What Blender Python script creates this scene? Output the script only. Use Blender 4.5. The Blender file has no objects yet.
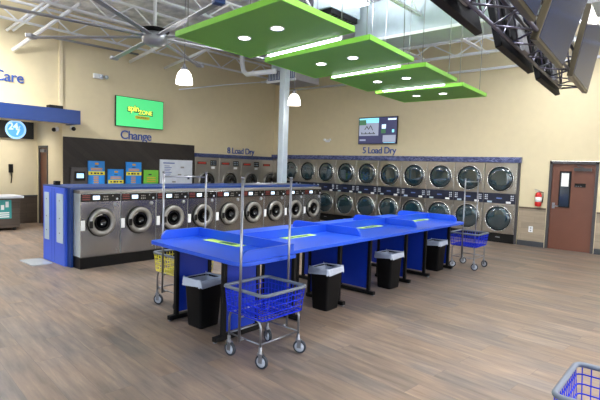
import bpy, math, random
from mathutils import Vector, Matrix
random.seed(7)
PI = math.pi
col = bpy.context.scene.collection
ORD = ['first', 'second', 'third', 'fourth', 'fifth', 'sixth', 'seventh', 'eighth', 'ninth', 'tenth', 'eleventh']

# ------------------------------------------------------------------ materials
def lin(h):
    h = h.lstrip('#'); c = [int(h[i:i+2], 16) / 255 for i in (0, 2, 4)]
    return tuple(((x / 12.92) if x <= 0.04045 else ((x + 0.055) / 1.055) ** 2.4) for x in c) + (1,)

def new_mat(name):
    m = bpy.data.materials.new(name); m.use_nodes = True
    nt = m.node_tree; return m, nt, nt.nodes['Principled BSDF']

def mat(name, hexc, rough=0.5, metal=0.0, var=0.06, scale=6.0, bump=0.0, bscale=60.0, coat=0.0, spec=0.5, stretch=(1, 1, 1)):
    m, nt, b = new_mat(name)
    tc = nt.nodes.new('ShaderNodeTexCoord'); mp = nt.nodes.new('ShaderNodeMapping'); mp.inputs['Scale'].default_value = stretch
    nt.links.new(tc.outputs['Object'], mp.inputs['Vector'])
    n = nt.nodes.new('ShaderNodeTexNoise'); n.inputs['Scale'].default_value = scale; n.inputs['Detail'].default_value = 4
    nt.links.new(mp.outputs[0], n.inputs['Vector'])
    cr = nt.nodes.new('ShaderNodeValToRGB'); c = lin(hexc)
    cr.color_ramp.elements[0].position = 0.3; cr.color_ramp.elements[1].position = 0.7
    cr.color_ramp.elements[0].color = tuple(x * (1 - var) for x in c[:3]) + (1,)
    cr.color_ramp.elements[1].color = tuple(min(1, x * (1 + var)) for x in c[:3]) + (1,)
    nt.links.new(n.outputs['Fac'], cr.inputs[0]); nt.links.new(cr.outputs[0], b.inputs['Base Color'])
    b.inputs['Roughness'].default_value = rough; b.inputs['Metallic'].default_value = metal
    b.inputs['Specular IOR Level'].default_value = spec; b.inputs['Coat Weight'].default_value = coat
    if bump:
        n2 = nt.nodes.new('ShaderNodeTexNoise'); n2.inputs['Scale'].default_value = bscale
        nt.links.new(mp.outputs[0], n2.inputs['Vector'])
        bp = nt.nodes.new('ShaderNodeBump'); bp.inputs['Strength'].default_value = bump; bp.inputs['Distance'].default_value = 0.01
        nt.links.new(n2.outputs['Fac'], bp.inputs['Height']); nt.links.new(bp.outputs[0], b.inputs['Normal'])
    return m

def emit(name, hexc, strength):
    m, nt, b = new_mat(name)
    b.inputs['Base Color'].default_value = lin(hexc); b.inputs['Emission Color'].default_value = lin(hexc)
    b.inputs['Emission Strength'].default_value = strength; b.inputs['Roughness'].default_value = 0.4
    return m

def steel(name, hexc, rough=0.3, wav=0.12, wscale=3.0):
    m, nt, b = new_mat(name)
    tc = nt.nodes.new('ShaderNodeTexCoord')
    n = nt.nodes.new('ShaderNodeTexNoise'); n.inputs['Scale'].default_value = wscale; n.inputs['Detail'].default_value = 0
    nt.links.new(tc.outputs['Object'], n.inputs['Vector'])
    mp = nt.nodes.new('ShaderNodeMapping'); mp.inputs['Scale'].default_value = (6, 6, 0.8); nt.links.new(tc.outputs['Object'], mp.inputs[0])
    n2 = nt.nodes.new('ShaderNodeTexNoise'); n2.inputs['Scale'].default_value = 2; n2.inputs['Detail'].default_value = 1; nt.links.new(mp.outputs[0], n2.inputs[0])
    bp = nt.nodes.new('ShaderNodeBump'); bp.inputs['Strength'].default_value = wav; bp.inputs['Distance'].default_value = 0.15
    nt.links.new(n.outputs['Fac'], bp.inputs['Height']); nt.links.new(bp.outputs[0], b.inputs['Normal'])
    cr = nt.nodes.new('ShaderNodeMapRange'); cr.inputs[3].default_value = rough * 0.99; cr.inputs[4].default_value = rough * 1.01
    nt.links.new(n2.outputs['Fac'], cr.inputs[0]); nt.links.new(cr.outputs[0], b.inputs['Roughness'])
    b.inputs['Base Color'].default_value = lin(hexc); b.inputs['Metallic'].default_value = 1
    return m

M = {}
M['wall'] = mat('cream_paint', 'd6caa8', 0.7, var=0.02, bump=0.04, bscale=150)
M['wall_light'] = mat('pale_cream_paint', 'd8cdb0', 0.7, var=0.02, bump=0.04, bscale=150)
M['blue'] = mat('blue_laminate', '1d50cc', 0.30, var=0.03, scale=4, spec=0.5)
M['blue_panel'] = mat('blue_leg_panel', '0a2f9c', 0.4, var=0.04, spec=0.3)  # table blue darkened: the shade under the tops is painted in
M['blue_cab'] = mat('blue_cabinet_paint', '3a5fd8', 0.35, var=0.03)
M['blue_dark'] = mat('deep_blue_fascia', '0f3678', 0.45, var=0.03)
M['navy'] = mat('navy_panel', '101830', 0.35, var=0.1)
M['black'] = mat('black_plastic', '070708', 0.4, var=0.15, spec=0.3)
M['blackm'] = mat('matte_black', '08080a', 0.55, var=0.1, spec=0.2)
M['rubber'] = mat('dark_rubber', '2a2f38', 0.6)
M['hub'] = mat('grey_wheel_hub', 'b9bfcb', 0.4)
M['chrome'] = mat('chrome', '92959c', 0.33, 1.0, var=0.01)
M['steel'] = steel('brushed_steel', 'a5a6a8', 0.22, 0.22, 1.7)
M['steel_dry'] = steel('dryer_steel', 'a8a39b', 0.28, 0.12, 1.8)
M['ring'] = mat('satin_ring_metal', '93918d', 0.42, 0.6, var=0.03)
M['ringd'] = steel('dryer_ring_steel', 'd8d8d6', 0.2, 0.0)
M['side'] = mat('pale_steel_side', 'c9d6de', 0.3, 0.5, var=0.04)
M['drum'] = mat('dark_drum_glass', '07080a', 0.08, var=0.2, coat=0.5)
M['dglass'] = mat('teal_dark_glass', '1c333c', 0.06, var=0.5, scale=3, coat=1.0, spec=1.0)
M['green'] = mat('green_canopy_paint', '74b23c', 0.5, var=0.02)
M['green_edge'] = mat('lime_canopy_edge', '8ede4c', 0.45, var=0.02)  # canopy green brightened: light on the edges is painted in
M['white'] = mat('white_paint', 'dfe3e8', 0.5, var=0.03)
M['joist'] = mat('white_joist_paint', 'e6eaf0', 0.5, var=0.05)
M['duct'] = mat('pale_blue_grey_duct', 'b3c0ca', 0.5, 0.1, var=0.05)
M['duct_dark'] = mat('grey_duct', '8f8e92', 0.5, 0.1, var=0.08)
M['grey'] = mat('mid_grey_metal', '8d9096', 0.4, 0.4)
M['fan'] = mat('fan_blade_grey', '9c9fa6', 0.4, 0.5, var=0.04)
M['liner'] = mat('white_bin_liner', 'b2bbcc', 0.35, var=0.05, bump=0.6, bscale=25)
M['rim'] = mat('grey_rubber_rim', '626b78', 0.5, var=0.06)
M['wire_blue'] = mat('blue_coated_wire', '102cc4', 0.6, var=0.05, spec=0.2)
M['wire_yellow'] = mat('yellow_coated_wire', 'd9cc30', 0.4, var=0.05)
M['sticker'] = mat('yellow_green_sticker', 'c6ea5e', 0.4, var=0.12, scale=20)
M['ink_green'] = mat('dark_green_ink', '39702c', 0.5)
M['navy_text'] = mat('blue_lettering', '2b4f9e', 0.5)
M['door'] = mat('reddish_brown_wood', '643c2c', 0.42, var=0.07, scale=2.2, stretch=(1.2, 1.2, 1))
M['frame'] = mat('grey_door_frame', '403e40', 0.45)
M['base'] = mat('charcoal_baseboard', '3a3d42', 0.5)
M['brown'] = mat('brown_trim', '5b4b3c', 0.5)
M['red'] = mat('red_enamel', 'c4221e', 0.3)
M['paper'] = mat('white_paper', 'eef0f2', 0.6)
M['poster_blue'] = mat('poster_blue', '1d86dc', 0.4, var=0.04)
M['poster_yellow'] = mat('poster_yellow', 'e6dc3c', 0.45)
M['poster_green'] = mat('poster_green', '6cb83c', 0.4)
M['poster_white'] = mat('poster_white', 'cfd6e2', 0.4, var=0.06)
M['ink'] = mat('dark_print', '20283c', 0.5)
M['ink_blue'] = mat('blue_print', '5a6fae', 0.5)
M['ink_red'] = mat('dark_red_print', '6e2a26', 0.4)
M['orange'] = mat('orange_print', 'd79a3a', 0.5)
M['teal'] = mat('teal_print', '3a9a98', 0.5)
M['seam'] = mat('blue_panel_seam', '2a48b0', 0.4)
M['strip'] = mat('pale_grey_panel', 'b4c6d6', 0.35, var=0.04)
M['gold'] = mat('brown_bezel', '453f30', 0.3, 0.3)
M['tvscreen_off'] = mat('glossy_dark_screen', '26304a', 0.12, var=0.1, coat=0.0, spec=0.12)
M['tvback'] = mat('black_tv_back', '0b0c10', 0.5, spec=0.2)
M['truss'] = steel('dark_truss_tube', '6a6a78', 0.35, 0.0)
M['ext_lens'] = mat('darkdoor_glass', '27313c', 0.08, spec=0.8)
M['mat'] = mat('clear_floor_mat', 'a9b0b4', 0.25, var=0.03)
M['lamp'] = emit('lamp_white', 'fffaf0', 9.0)
M['shade'] = emit('lit_glass_shade', 'fff8ee', 2.6)
M['led'] = emit('led_strip', 'f2f8ff', 7.0)
M['scr_green'] = emit('screen_green', '48c878', 0.8)
M['scr_lime'] = emit('screen_lime', 'd8f060', 1.0)
M['scr_dgreen'] = emit('screen_dark_green', '0c3c18', 0.7)
M['scr_blue'] = emit('screen_blue', '5ba6f6', 0.9)
M['scr_pale'] = emit('screen_pale_blue', 'a6d4ff', 1.0)
M['scr_white'] = emit('screen_white', 'cfe4fb', 1.0)
M['scr_dark'] = emit('screen_dark', '0c0d10', 0.5)
M['scr_cyan'] = emit('screen_cyan', '8ad8ea', 0.9)
M['scr_grey'] = emit('screen_grey', '8c93a6', 0.8)
M['scr_violet'] = emit('screen_violet', '343658', 0.8)
M['scr_olive'] = emit('screen_olive', '3f6a4c', 0.8)
M['scr_led_red'] = emit('dim_red_display', '7a2018', 0.7)

# floor: wood-look vinyl planks
def floor_material():
    m, nt, b = new_mat('wood_plank_floor')
    N, L = nt.nodes, nt.links
    tc = N.new('ShaderNodeTexCoord'); mp = N.new('ShaderNodeMapping'); mp.inputs['Rotation'].default_value = (0, 0, math.radians(5))
    L.new(tc.outputs['Object'], mp.inputs[0])
    br = N.new('ShaderNodeTexBrick'); br.inputs['Scale'].default_value = 1; br.offset = 0.37
    br.inputs['Brick Width'].default_value = 1.5; br.inputs['Row Height'].default_value = 0.23
    br.inputs['Mortar Size'].default_value = 0.0013; br.inputs['Mortar Smooth'].default_value = 0.1; br.inputs['Bias'].default_value = 0
    br.inputs['Color1'].default_value = (0, 0, 0, 1); br.inputs['Color2'].default_value = (1, 1, 1, 1); br.inputs['Mortar'].default_value = (0.5, 0.5, 0.5, 1)
    L.new(mp.outputs[0], br.inputs['Vector'])
    # per-plank offset of the grain
    add = N.new('ShaderNodeVectorMath'); add.operation = 'MULTIPLY_ADD'
    L.new(br.outputs['Color'], add.inputs[0]); add.inputs[1].default_value = (7, 3, 5); L.new(mp.outputs[0], add.inputs[2])
    g = N.new('ShaderNodeMapping'); g.inputs['Scale'].default_value = (1.3, 11, 1); L.new(add.outputs[0], g.inputs[0])
    n1 = N.new('ShaderNodeTexNoise'); n1.inputs['Scale'].default_value = 1.4; n1.inputs['Detail'].default_value = 6; n1.inputs['Roughness'].default_value = 0.62
    L.new(g.outputs[0], n1.inputs[0])
    n2 = N.new('ShaderNodeTexNoise'); n2.inputs['Scale'].default_value = 1.1; n2.inputs['Detail'].default_value = 3; L.new(add.outputs[0], n2.inputs[0])
    cr = N.new('ShaderNodeValToRGB'); e = cr.color_ramp.elements
    e[0].position = 0.32; e[0].color = lin('564e4a'); e[1].position = 0.70; e[1].color = lin('ab9582')
    x = e.new(0.45); x.color = lin('786c66'); x = e.new(0.57); x.color = lin('8c7c70')
    L.new(n1.outputs['Fac'], cr.inputs[0])
    cr2 = N.new('ShaderNodeValToRGB'); e = cr2.color_ramp.elements
    e[0].position = 0.35; e[0].color = lin('7c756f'); e[1].position = 0.65; e[1].color = lin('a88c70')
    L.new(n2.outputs['Fac'], cr2.inputs[0])
    mx = N.new('ShaderNodeMix'); mx.data_type = 'RGBA'; mx.inputs[0].default_value = 0.42
    L.new(cr.outputs[0], mx.inputs[6]); L.new(cr2.outputs[0], mx.inputs[7])
    mx2 = N.new('ShaderNodeMix'); mx2.data_type = 'RGBA'; mx2.blend_type = 'MULTIPLY'; mx2.inputs[0].default_value = 1
    mr = N.new('ShaderNodeMapRange'); mr.inputs[3].default_value = 0.67; mr.inputs[4].default_value = 0.87
    L.new(br.outputs['Color'], mr.inputs[0]); L.new(mx.outputs[2], mx2.inputs[6]); L.new(mr.outputs[0], mx2.inputs[7])
    mx3 = N.new('ShaderNodeMix'); mx3.data_type = 'RGBA'; L.new(br.outputs['Fac'], mx3.inputs[0]); L.new(mx2.outputs[2], mx3.inputs[6]); mx3.inputs[7].default_value = lin('5a504a')
    L.new(mx3.outputs[2], b.inputs['Base Color'])
    b.inputs['Roughness'].default_value = 0.46; b.inputs['Specular IOR Level'].default_value = 0.4
    bp = N.new('ShaderNodeBump'); bp.inputs['Strength'].default_value = 0.12; bp.inputs['Distance'].default_value = 0.004
    L.new(n1.outputs['Fac'], bp.inputs['Height']); L.new(bp.outputs[0], b.inputs['Normal'])
    return m
M['floor'] = floor_material()

def bricks(name, c1, c2, mortar, w, h, ms, rot, rough, axis):
    m, nt, b = new_mat(name); N, L = nt.nodes, nt.links
    tc = N.new('ShaderNodeTexCoord'); sp = N.new('ShaderNodeSeparateXYZ'); cb = N.new('ShaderNodeCombineXYZ')
    L.new(tc.outputs['Object'], sp.inputs[0]); L.new(sp.outputs[axis], cb.inputs[0]); L.new(sp.outputs['Z'], cb.inputs[1])
    mp = N.new('ShaderNodeMapping'); mp.inputs['Rotation'].default_value = (0, 0, math.radians(rot)); L.new(cb.outputs[0], mp.inputs[0])
    br = N.new('ShaderNodeTexBrick'); br.inputs['Scale'].default_value = 1; br.inputs['Brick Width'].default_value = w
    br.inputs['Row Height'].default_value = h; br.inputs['Mortar Size'].default_value = ms
    br.inputs['Color1'].default_value = lin(c1); br.inputs['Color2'].default_value = lin(c2); br.inputs['Mortar'].default_value = lin(mortar)
    L.new(mp.outputs[0], br.inputs['Vector'])
    g = N.new('ShaderNodeMapping'); g.inputs['Scale'].default_value = (1.5, 9, 1); L.new(mp.outputs[0], g.inputs[0])
    n = N.new('ShaderNodeTexNoise'); n.inputs['Scale'].default_value = 2; n.inputs['Detail'].default_value = 5; L.new(g.outputs[0], n.inputs[0])
    mr = N.new('ShaderNodeMapRange'); mr.inputs[3].default_value = 0.72; mr.inputs[4].default_value = 1.28; L.new(n.outputs['Fac'], mr.inputs[0])
    mx = N.new('ShaderNodeMix'); mx.data_type = 'RGBA'; mx.blend_type = 'MULTIPLY'; mx.inputs[0].default_value = 1
    L.new(br.outputs['Color'], mx.inputs[6]); L.new(mr.outputs[0], mx.inputs[7]); L.new(mx.outputs[2], b.inputs['Base Color'])
    b.inputs['Roughness'].default_value = rough
    return m
M['accent'] = bricks('dark_diagonal_boards', '211c19', '2c2622', '14110f', 1.6, 0.16, 0.004, 38, 0.65, 'Y')
M['wains'] = bricks('stone_look_tile', 'a2927c', '8f8270', '857a6a', 0.6, 0.15, 0.003, 0, 0.5, 'X')
M['nookwains'] = bricks('dark_wood_boards', '51463c', '443a32', '2f2822', 1.2, 0.14, 0.003, 0, 0.5, 'Y')
M['mosaicx'] = bricks('navy_mosaic_x', '28346c', '7a84b4', '161e40', 0.06, 0.03, 0.004, 0, 0.3, 'X')
M['mosaicy'] = bricks('navy_mosaic_y', '2c3a6c', '5b6796', '1b2444', 0.05, 0.022, 0.004, 0, 0.3, 'Y')

def deck_material():
    m, nt, b = new_mat('foil_roof_deck'); N, L = nt.nodes, nt.links
    tc = N.new('ShaderNodeTexCoord')
    v = N.new('ShaderNodeTexVoronoi'); v.inputs['Scale'].default_value = 3.5; L.new(tc.outputs['Object'], v.inputs[0])
    n = N.new('ShaderNodeTexNoise'); n.inputs['Scale'].default_value = 4; n.inputs['Detail'].default_value = 6; L.new(tc.outputs['Object'], n.inputs[0])
    cr = N.new('ShaderNodeValToRGB'); e = cr.color_ramp.elements; e[0].position = 0.35; e[0].color = lin('b4b9c4'); e[1].position = 0.7; e[1].color = lin('eef0f6')
    L.new(n.outputs['Fac'], cr.inputs[0]); L.new(cr.outputs[0], b.inputs['Base Color'])
    bp = N.new('ShaderNodeBump'); bp.inputs['Strength'].default_value = 0.6; bp.inputs['Distance'].default_value = 0.08
    L.new(v.outputs['Distance'], bp.inputs['Height']); L.new(bp.outputs[0], b.inputs['Normal'])
    b.inputs['Metallic'].default_value = 0.1; b.inputs['Roughness'].default_value = 0.3
    return m
M['deck'] = deck_material()

# ------------------------------------------------------------------ mesh builder
class MB:
    def __init__(s, T=None): s.v = []; s.f = []; s.sm = []; s.T = T
    def add(s, vs, fs, smooth=False):
        o = len(s.v)
        for p in vs:
            p = Vector(p); s.v.append(tuple(s.T @ p) if s.T else tuple(p))
        for f in fs: s.f.append(tuple(i + o for i in f)); s.sm.append(smooth)
        return s
    def box(s, x0, y0, z0, x1, y1, z1, T=None):
        x0, x1 = sorted((x0, x1)); y0, y1 = sorted((y0, y1)); z0, z1 = sorted((z0, z1))
        vs = [Vector(p) for p in ((x0,y0,z0),(x1,y0,z0),(x1,y1,z0),(x0,y1,z0),(x0,y0,z1),(x1,y0,z1),(x1,y1,z1),(x0,y1,z1))]
        if T: vs = [T @ p for p in vs]
        return s.add(vs, [(3,2,1,0),(4,5,6,7),(0,1,5,4),(1,2,6,5),(2,3,7,6),(3,0,4,7)])
    def bar(s, a, b, w, h=None):
        a, b = Vector(a), Vector(b); h = h or w; d = (b - a); L = d.length; d.normalize()
        up = Vector((0,0,1)) if abs(d.z) < 0.95 else Vector((1,0,0))
        x = d.cross(up).normalized(); y = x.cross(d)
        vs = []
        for p in (a, b):
            for u, v in ((-1,-1),(1,-1),(1,1),(-1,1)): vs.append(p + x*u*w/2 + y*v*h/2)
        return s.add(vs, [(3,2,1,0),(4,5,6,7),(0,1,5,4),(1,2,6,5),(2,3,7,6),(3,0,4,7)])
    def tube(s, pts, r, n=8, closed=False):
        pts = [Vector(p) for p in pts]; m = len(pts); vs = []; prev = None
        for i, p in enumerate(pts):
            if closed: t = (pts[(i+1) % m] - pts[i-1])
            else: t = pts[min(i+1, m-1)] - pts[max(i-1, 0)]
            t.normalize()
            if prev is None:
                a = Vector((0,0,1)) if abs(t.z) < 0.9 else Vector((1,0,0)); x = t.cross(a).normalized()
            else:
                x = (prev - t * prev.dot(t)).normalized()
            prev = x; y = t.cross(x)
            rr = r[i] if isinstance(r, (list, tuple)) else r
            for k in range(n):
                a = 2*PI*k/n; vs.append(p + (x*math.cos(a) + y*math.sin(a))*rr)
        fs = []
        for i in range(m if closed else m-1):
            j = (i+1) % m
            for k in range(n): fs.append((i*n+k, i*n+(k+1)%n, j*n+(k+1)%n, j*n+k))
        if not closed: fs += [tuple(range(n))[::-1], tuple((m-1)*n+k for k in range(n))]
        return s.add(vs, fs, True)
    def lathe(s, prof, c, axis='z', n=32, smooth=True):
        # prof: list of (radius, height); height along axis
        c = Vector(c); vs = []
        for r, h in prof:
            for k in range(n):
                a = 2*PI*k/n; u, v = r*math.cos(a), r*math.sin(a)
                vs.append(c + (Vector((u,v,h)) if axis=='z' else Vector((h,u,v)) if axis=='x' else Vector((u,-h,v))))
        fs = []
        for i in range(len(prof)-1):
            for k in range(n): fs.append((i*n+k, i*n+(k+1)%n, (i+1)*n+(k+1)%n, (i+1)*n+k))
        if prof[0][0] > 1e-4: fs.append(tuple(range(n))[::-1])
        if prof[-1][0] > 1e-4: fs.append(tuple((len(prof)-1)*n+k for k in range(n)))
        return s.add(vs, fs, smooth)
    def ring(s, prof, c, axis='z', n=40):
        # closed profile: last joins first
        c = Vector(c); vs = []
        for r, h in prof:
            for k in range(n):
                a = 2*PI*k/n; u, v = r*math.cos(a), r*math.sin(a)
                vs.append(c + (Vector((u,v,h)) if axis=='z' else Vector((h,u,v)) if axis=='x' else Vector((u,-h,v))))
        m = len(prof)
        fs = [(i*n+k, i*n+(k+1)%n, ((i+1)%m)*n+(k+1)%n, ((i+1)%m)*n+k) for i in range(m) for k in range(n)]
        return s.add(vs, fs, True)
    def prism(s, poly, z0, z1, T=None):
        n = len(poly); vs = [Vector((x,y,z0)) for x,y in poly] + [Vector((x,y,z1)) for x,y in poly]
        if T: vs = [T @ v for v in vs]
        return s.add(vs, [tuple(range(n))[::-1], tuple(range(n, 2*n))] + [(i,(i+1)%n,n+(i+1)%n,n+i) for i in range(n)])
    def sphere(s, c, r, n=14, sq=(1,1,1)):
        prof = [(max(1e-5, math.sin(PI*i/8))*r, -math.cos(PI*i/8)*r) for i in range(9)]
        b = MB().lathe(prof, (0,0,0), 'z', n)
        return s.add([Vector((v[0]*sq[0], v[1]*sq[1], v[2]*sq[2])) + Vector(c) for v in b.v], b.f, True)
    def build(s, name, m, parent=None, bevel=0.0, seg=2, loc=None):
        me = bpy.data.meshes.new(name); me.from_pydata(s.v, [], s.f); me.update()
        for p, sm in zip(me.polygons, s.sm): p.use_smooth = sm
        import bmesh
        bm = bmesh.new(); bm.from_mesh(me); bmesh.ops.recalc_face_normals(bm, faces=bm.faces); bm.to_mesh(me); bm.free()
        me.materials.append(m)
        o = bpy.data.objects.new(name, me); col.objects.link(o)
        if parent: o.parent = parent
        if loc: o.location = loc
        if bevel:
            md = o.modifiers.new('bevel', 'BEVEL'); md.width = bevel; md.segments = seg; md.limit_method = 'ANGLE'; md.angle_limit = math.radians(40)
        return o

def tag(o, label=None, cat=None, group=None, kind=None):
    if label: o['label'] = label
    if cat: o['category'] = cat
    if group: o['group'] = group
    if kind: o['kind'] = kind
    return o
def thing(name, label, cat, loc=(0,0,0), rz=0, group=None):
    o = bpy.data.objects.new(name, None); col.objects.link(o); o.empty_display_size = 0.1
    o.location = loc; o.rotation_euler = (0,0,rz)
    return tag(o, label, cat, group)
def struct(o): o['kind'] = 'structure'; return o
def kids(o): return [c for c in col.objects if c.parent == o]
def copy_tree(o, parent=None):
    c = o.copy(); col.objects.link(c); c.parent = parent
    for ch in kids(o): copy_tree(ch, c)
    return c
def rounded(x0, y0, x1, y1, r, n=6, corners=(1,1,1,1)):
    pts = []
    cs = [(x1, y1, 0), (x0, y1, 1), (x0, y0, 2), (x1, y0, 3)]
    for i, (x, y, q) in enumerate(cs):
        rr = r * corners[i]
        if rr < 1e-6: pts.append((x, y)); continue
        cx = x - rr if x == x1 else x + rr; cy = y - rr if y == y1 else y + rr
        for k in range(n+1):
            a = q*PI/2 + PI/2*k/n; pts.append((cx + rr*math.cos(a), cy + rr*math.sin(a)))
    return pts
FX = Matrix(((0,0,1,0),(1,0,0,0),(0,1,0,0),(0,0,0,1)))   # (u,v,w) -> x=w, y=u, z=v : faces +X
FY = Matrix(((1,0,0,0),(0,0,-1,0),(0,1,0,0),(0,0,0,1)))  # (u,v,w) -> x=u, y=-w, z=v : faces -Y

def text(name, body, m, width, T, depth=0.01, parent=None, space=1.0, bold=0.0):
    cu = bpy.data.curves.new(name, 'FONT'); cu.body = body; cu.size = 1; cu.extrude = 0.5; cu.offset = bold; cu.space_character = space
    t = bpy.data.objects.new('tmp', cu); col.objects.link(t)
    dg = bpy.context.evaluated_depsgraph_get(); me = bpy.data.meshes.new_from_object(t.evaluated_get(dg))
    bpy.data.objects.remove(t)
    xs = [v.co.x for v in me.vertices]; ys = [v.co.y for v in me.vertices]
    s = width / (max(xs) - min(xs)); x0 = min(xs)
    for v in me.vertices:
        v.co = T @ Vector(((v.co.x - x0)*s, v.co.y*s, v.co.z*depth))
    me.materials.clear(); me.materials.append(m)
    o = bpy.data.objects.new(name, me); col.objects.link(o)
    if parent: o.parent = parent
    return o

# ------------------------------------------------------------------ room shell
XL, YR, ZC = -12.6, 12.8, 5.55
XE, YF = 4.5, -3.5         # far sides behind the camera
struct(MB().box(-16, -4.0, -0.2, XE+0.3, 14.2, 0).build('floor', M['floor']))
struct(MB().box(-16, -4.0, ZC, XE+0.3, 14.2, ZC+0.2).build('ceiling', M['deck']))
w = MB()
w.box(XL-0.15, 5.08, 2.14, XL, YR, ZC)                # above the dryers and accent wall
w.box(XL-0.15, 5.08, 0, XL, 9.15, 2.14)               # behind the accent panel
w.box(XL-0.15, -4.0, 2.69, XL, 5.08, ZC)              # above the alcove
w.box(XL-1.2, 9.0, 0, XL-1.05, YR+1.2, 2.3)           # back of the dryer recess
struct(w.build('wall_left', M['wall']))
w = MB()
w.box(XL-1.2, YR, 2.24, XE+0.3, YR+0.15, ZC)
w.box(-3.70, YR, 0, -3.03, YR+0.15, 2.24)
w.box(-3.03, YR, 2.17, -1.99, YR+0.15, 2.24)
w.box(-1.99, YR, 0, XE+0.3, YR+0.15, 2.24)
w.box(XL-1.2, YR+1.1, 0, -3.4, YR+1.2, 2.4)
struct(w.build('wall_right', M['wall']))
struct(MB().box(XL, 5.0, 3.01, XL+0.05, 5.08, ZC).build('trim_7', M['wall_light']))
# alcove
w = MB(); w.box(-14.5, -4.0, 0, -14.3, 5.08, 2.95)
struct(w.build('wall_alcove', M['wall_light']))
w = MB(); w.box(-14.3, 5.08, 0, -14.13, 5.2, 2.95); w.box(-14.13, 5.08, 2.16, -13.5, 5.2, 2.95); w.box(-13.5, 5.08, 0, XL-0.15, 5.2, 2.95)
w.box(-14.3, 5.20, 0, -13.4, 5.3, 2.95)
struct(w.build('wall_alcove_side', M['wall_light']))
struct(MB().box(-14.5, -4.0, 2.95, XL, 5.2, 3.05).build('ceiling_alcove', M['white']))
w = MB(); w.box(-14.3, -3.9, 0, -14.27, 5.08, 0.74)
struct(w.build('trim_1', M['nookwains']))
struct(MB().box(-14.3, -3.9, 0.74, -14.25, 5.08, 0.78).build('trim_2', M['base']))
# alcove door
d = MB(); d.box(-14.12, 5.10, 0.01, -13.51, 5.15, 2.10)
dr = struct(d.build('door_2', M['door']))
f = MB(); f.box(-14.13, 5.06, 0, -14.07, 5.12, 2.15); f.box(-13.56, 5.06, 0, -13.5, 5.12, 2.15); f.box(-14.13, 5.06, 2.10, -13.5, 5.12, 2.16)
f.build('door_frame', M['frame'], dr)
MB().box(-13.95, 5.04, 1.98, -13.66, 5.10, 2.06).build('door_closer', M['grey'], dr)
# soffit band over the alcove
sf = struct(MB().box(-12.0, -4.0, 2.68, -11.92, 5.25, 3.02).build('trim_3', M['blue_dark']))
struct(MB().box(XL, 5.17, 2.68, -12.0, 5.25, 3.02).build('trim_8', M['blue_dark']))
struct(MB().box(XL, -4.0, 2.70, -12.0, 5.17, 3.0).build('trim_4', M['wall_light']))
# accent wall panel
struct(MB().box(XL, 5.10, 0, XL+0.03, 9.16, 2.39).build('trim_5', M['accent']))
# wainscot and baseboard at right
for i, (a, b_) in enumerate(((-3.68, -3.05), (-1.97, XE))):
    struct(MB().box(a, YR-0.012, 0.13, b_, YR, 0.95).build('trim_%d' % (10+i), M['wains']))
    struct(MB().box(a, YR-0.03, 0.95, b_, YR, 0.985).build('trim_%d' % (12+i), M['brown']))
    struct(MB().box(a, YR-0.03, 0, b_, YR, 0.13).build('baseboard_right' if i == 0 else 'baseboard_far_right', M['base']))
# mosaic trim above dryers
struct(MB().box(XL+0.03, YR-0.12, 2.095, -3.68, YR, 2.24).build('trim_14', M['mosaicx']))
struct(MB().box(XL, 9.17, 2.03, XL+0.10, YR-0.1, 2.15).build('trim_15', M['mosaicy']))
# main door
d = struct(MB().box(-2.97, YR+0.03, 0.0, -2.05, YR+0.075, 2.09).build('door_1', M['door'], bevel=0.003))
f = MB(); f.box(-3.03, YR-0.02, 0, -2.97, YR+0.12, 2.15); f.box(-2.05, YR-0.02, 0, -1.99, YR+0.12, 2.15); f.box(-3.03, YR-0.02, 2.09, -1.99, YR+0.12, 2.16)
f.build('door_frame', M['frame'], d, bevel=0.004)
f = MB()
for (a, b_, c_, e_) in ((-2.80,-2.775,1.04,1.92), (-2.575,-2.55,1.04,1.92)): f.box(a, YR+0.012, c_, b_, YR+0.03, e_)
f.box(-2.80, YR+0.012, 1.04, -2.55, YR+0.03, 1.065); f.box(-2.80, YR+0.012, 1.895, -2.55, YR+0.03, 1.92)
fr = f.build('window_frame', M['blackm'], d)
MB().box(-2.775, YR+0.018, 1.065, -2.575, YR+0.03, 1.895).build('glass_pane', M['ext_lens'], fr)
MB().box(-2.76, YR+0.014, 1.55, -2.60, YR+0.0185, 1.87).build('paper_notice', M['paper'], fr)
f = MB(); f.box(-2.50, YR-0.03, 1.93, -2.13, YR+0.03, 2.0); f.bar((-2.3, YR-0.02, 2.0), (-2.42, YR-0.10, 2.06), 0.02)
f.build('door_closer', M['frame'], d)
f = MB(); f.box(-2.93, YR+0.02, 1.0, -2.87, YR+0.03, 1.14); f.tube([(-2.9, YR+0.03, 1.07), (-2.9, YR-0.03, 1.07), (-2.78, YR-0.035, 1.065)], 0.012)
f.build('door_handle', M['chrome'], d)
s = MB().box(-2.47, YR+0.018, 1.545, -2.24, YR+0.03, 1.635).build('door_sign', M['blackm'], d)
t_ = MB()
for k in range(3): t_.box(-2.45+k*0.05, YR+0.013, 1.565, -2.42+k*0.05, YR+0.018, 1.575)
t_.build('sign_mark', M['grey'], s)
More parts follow.
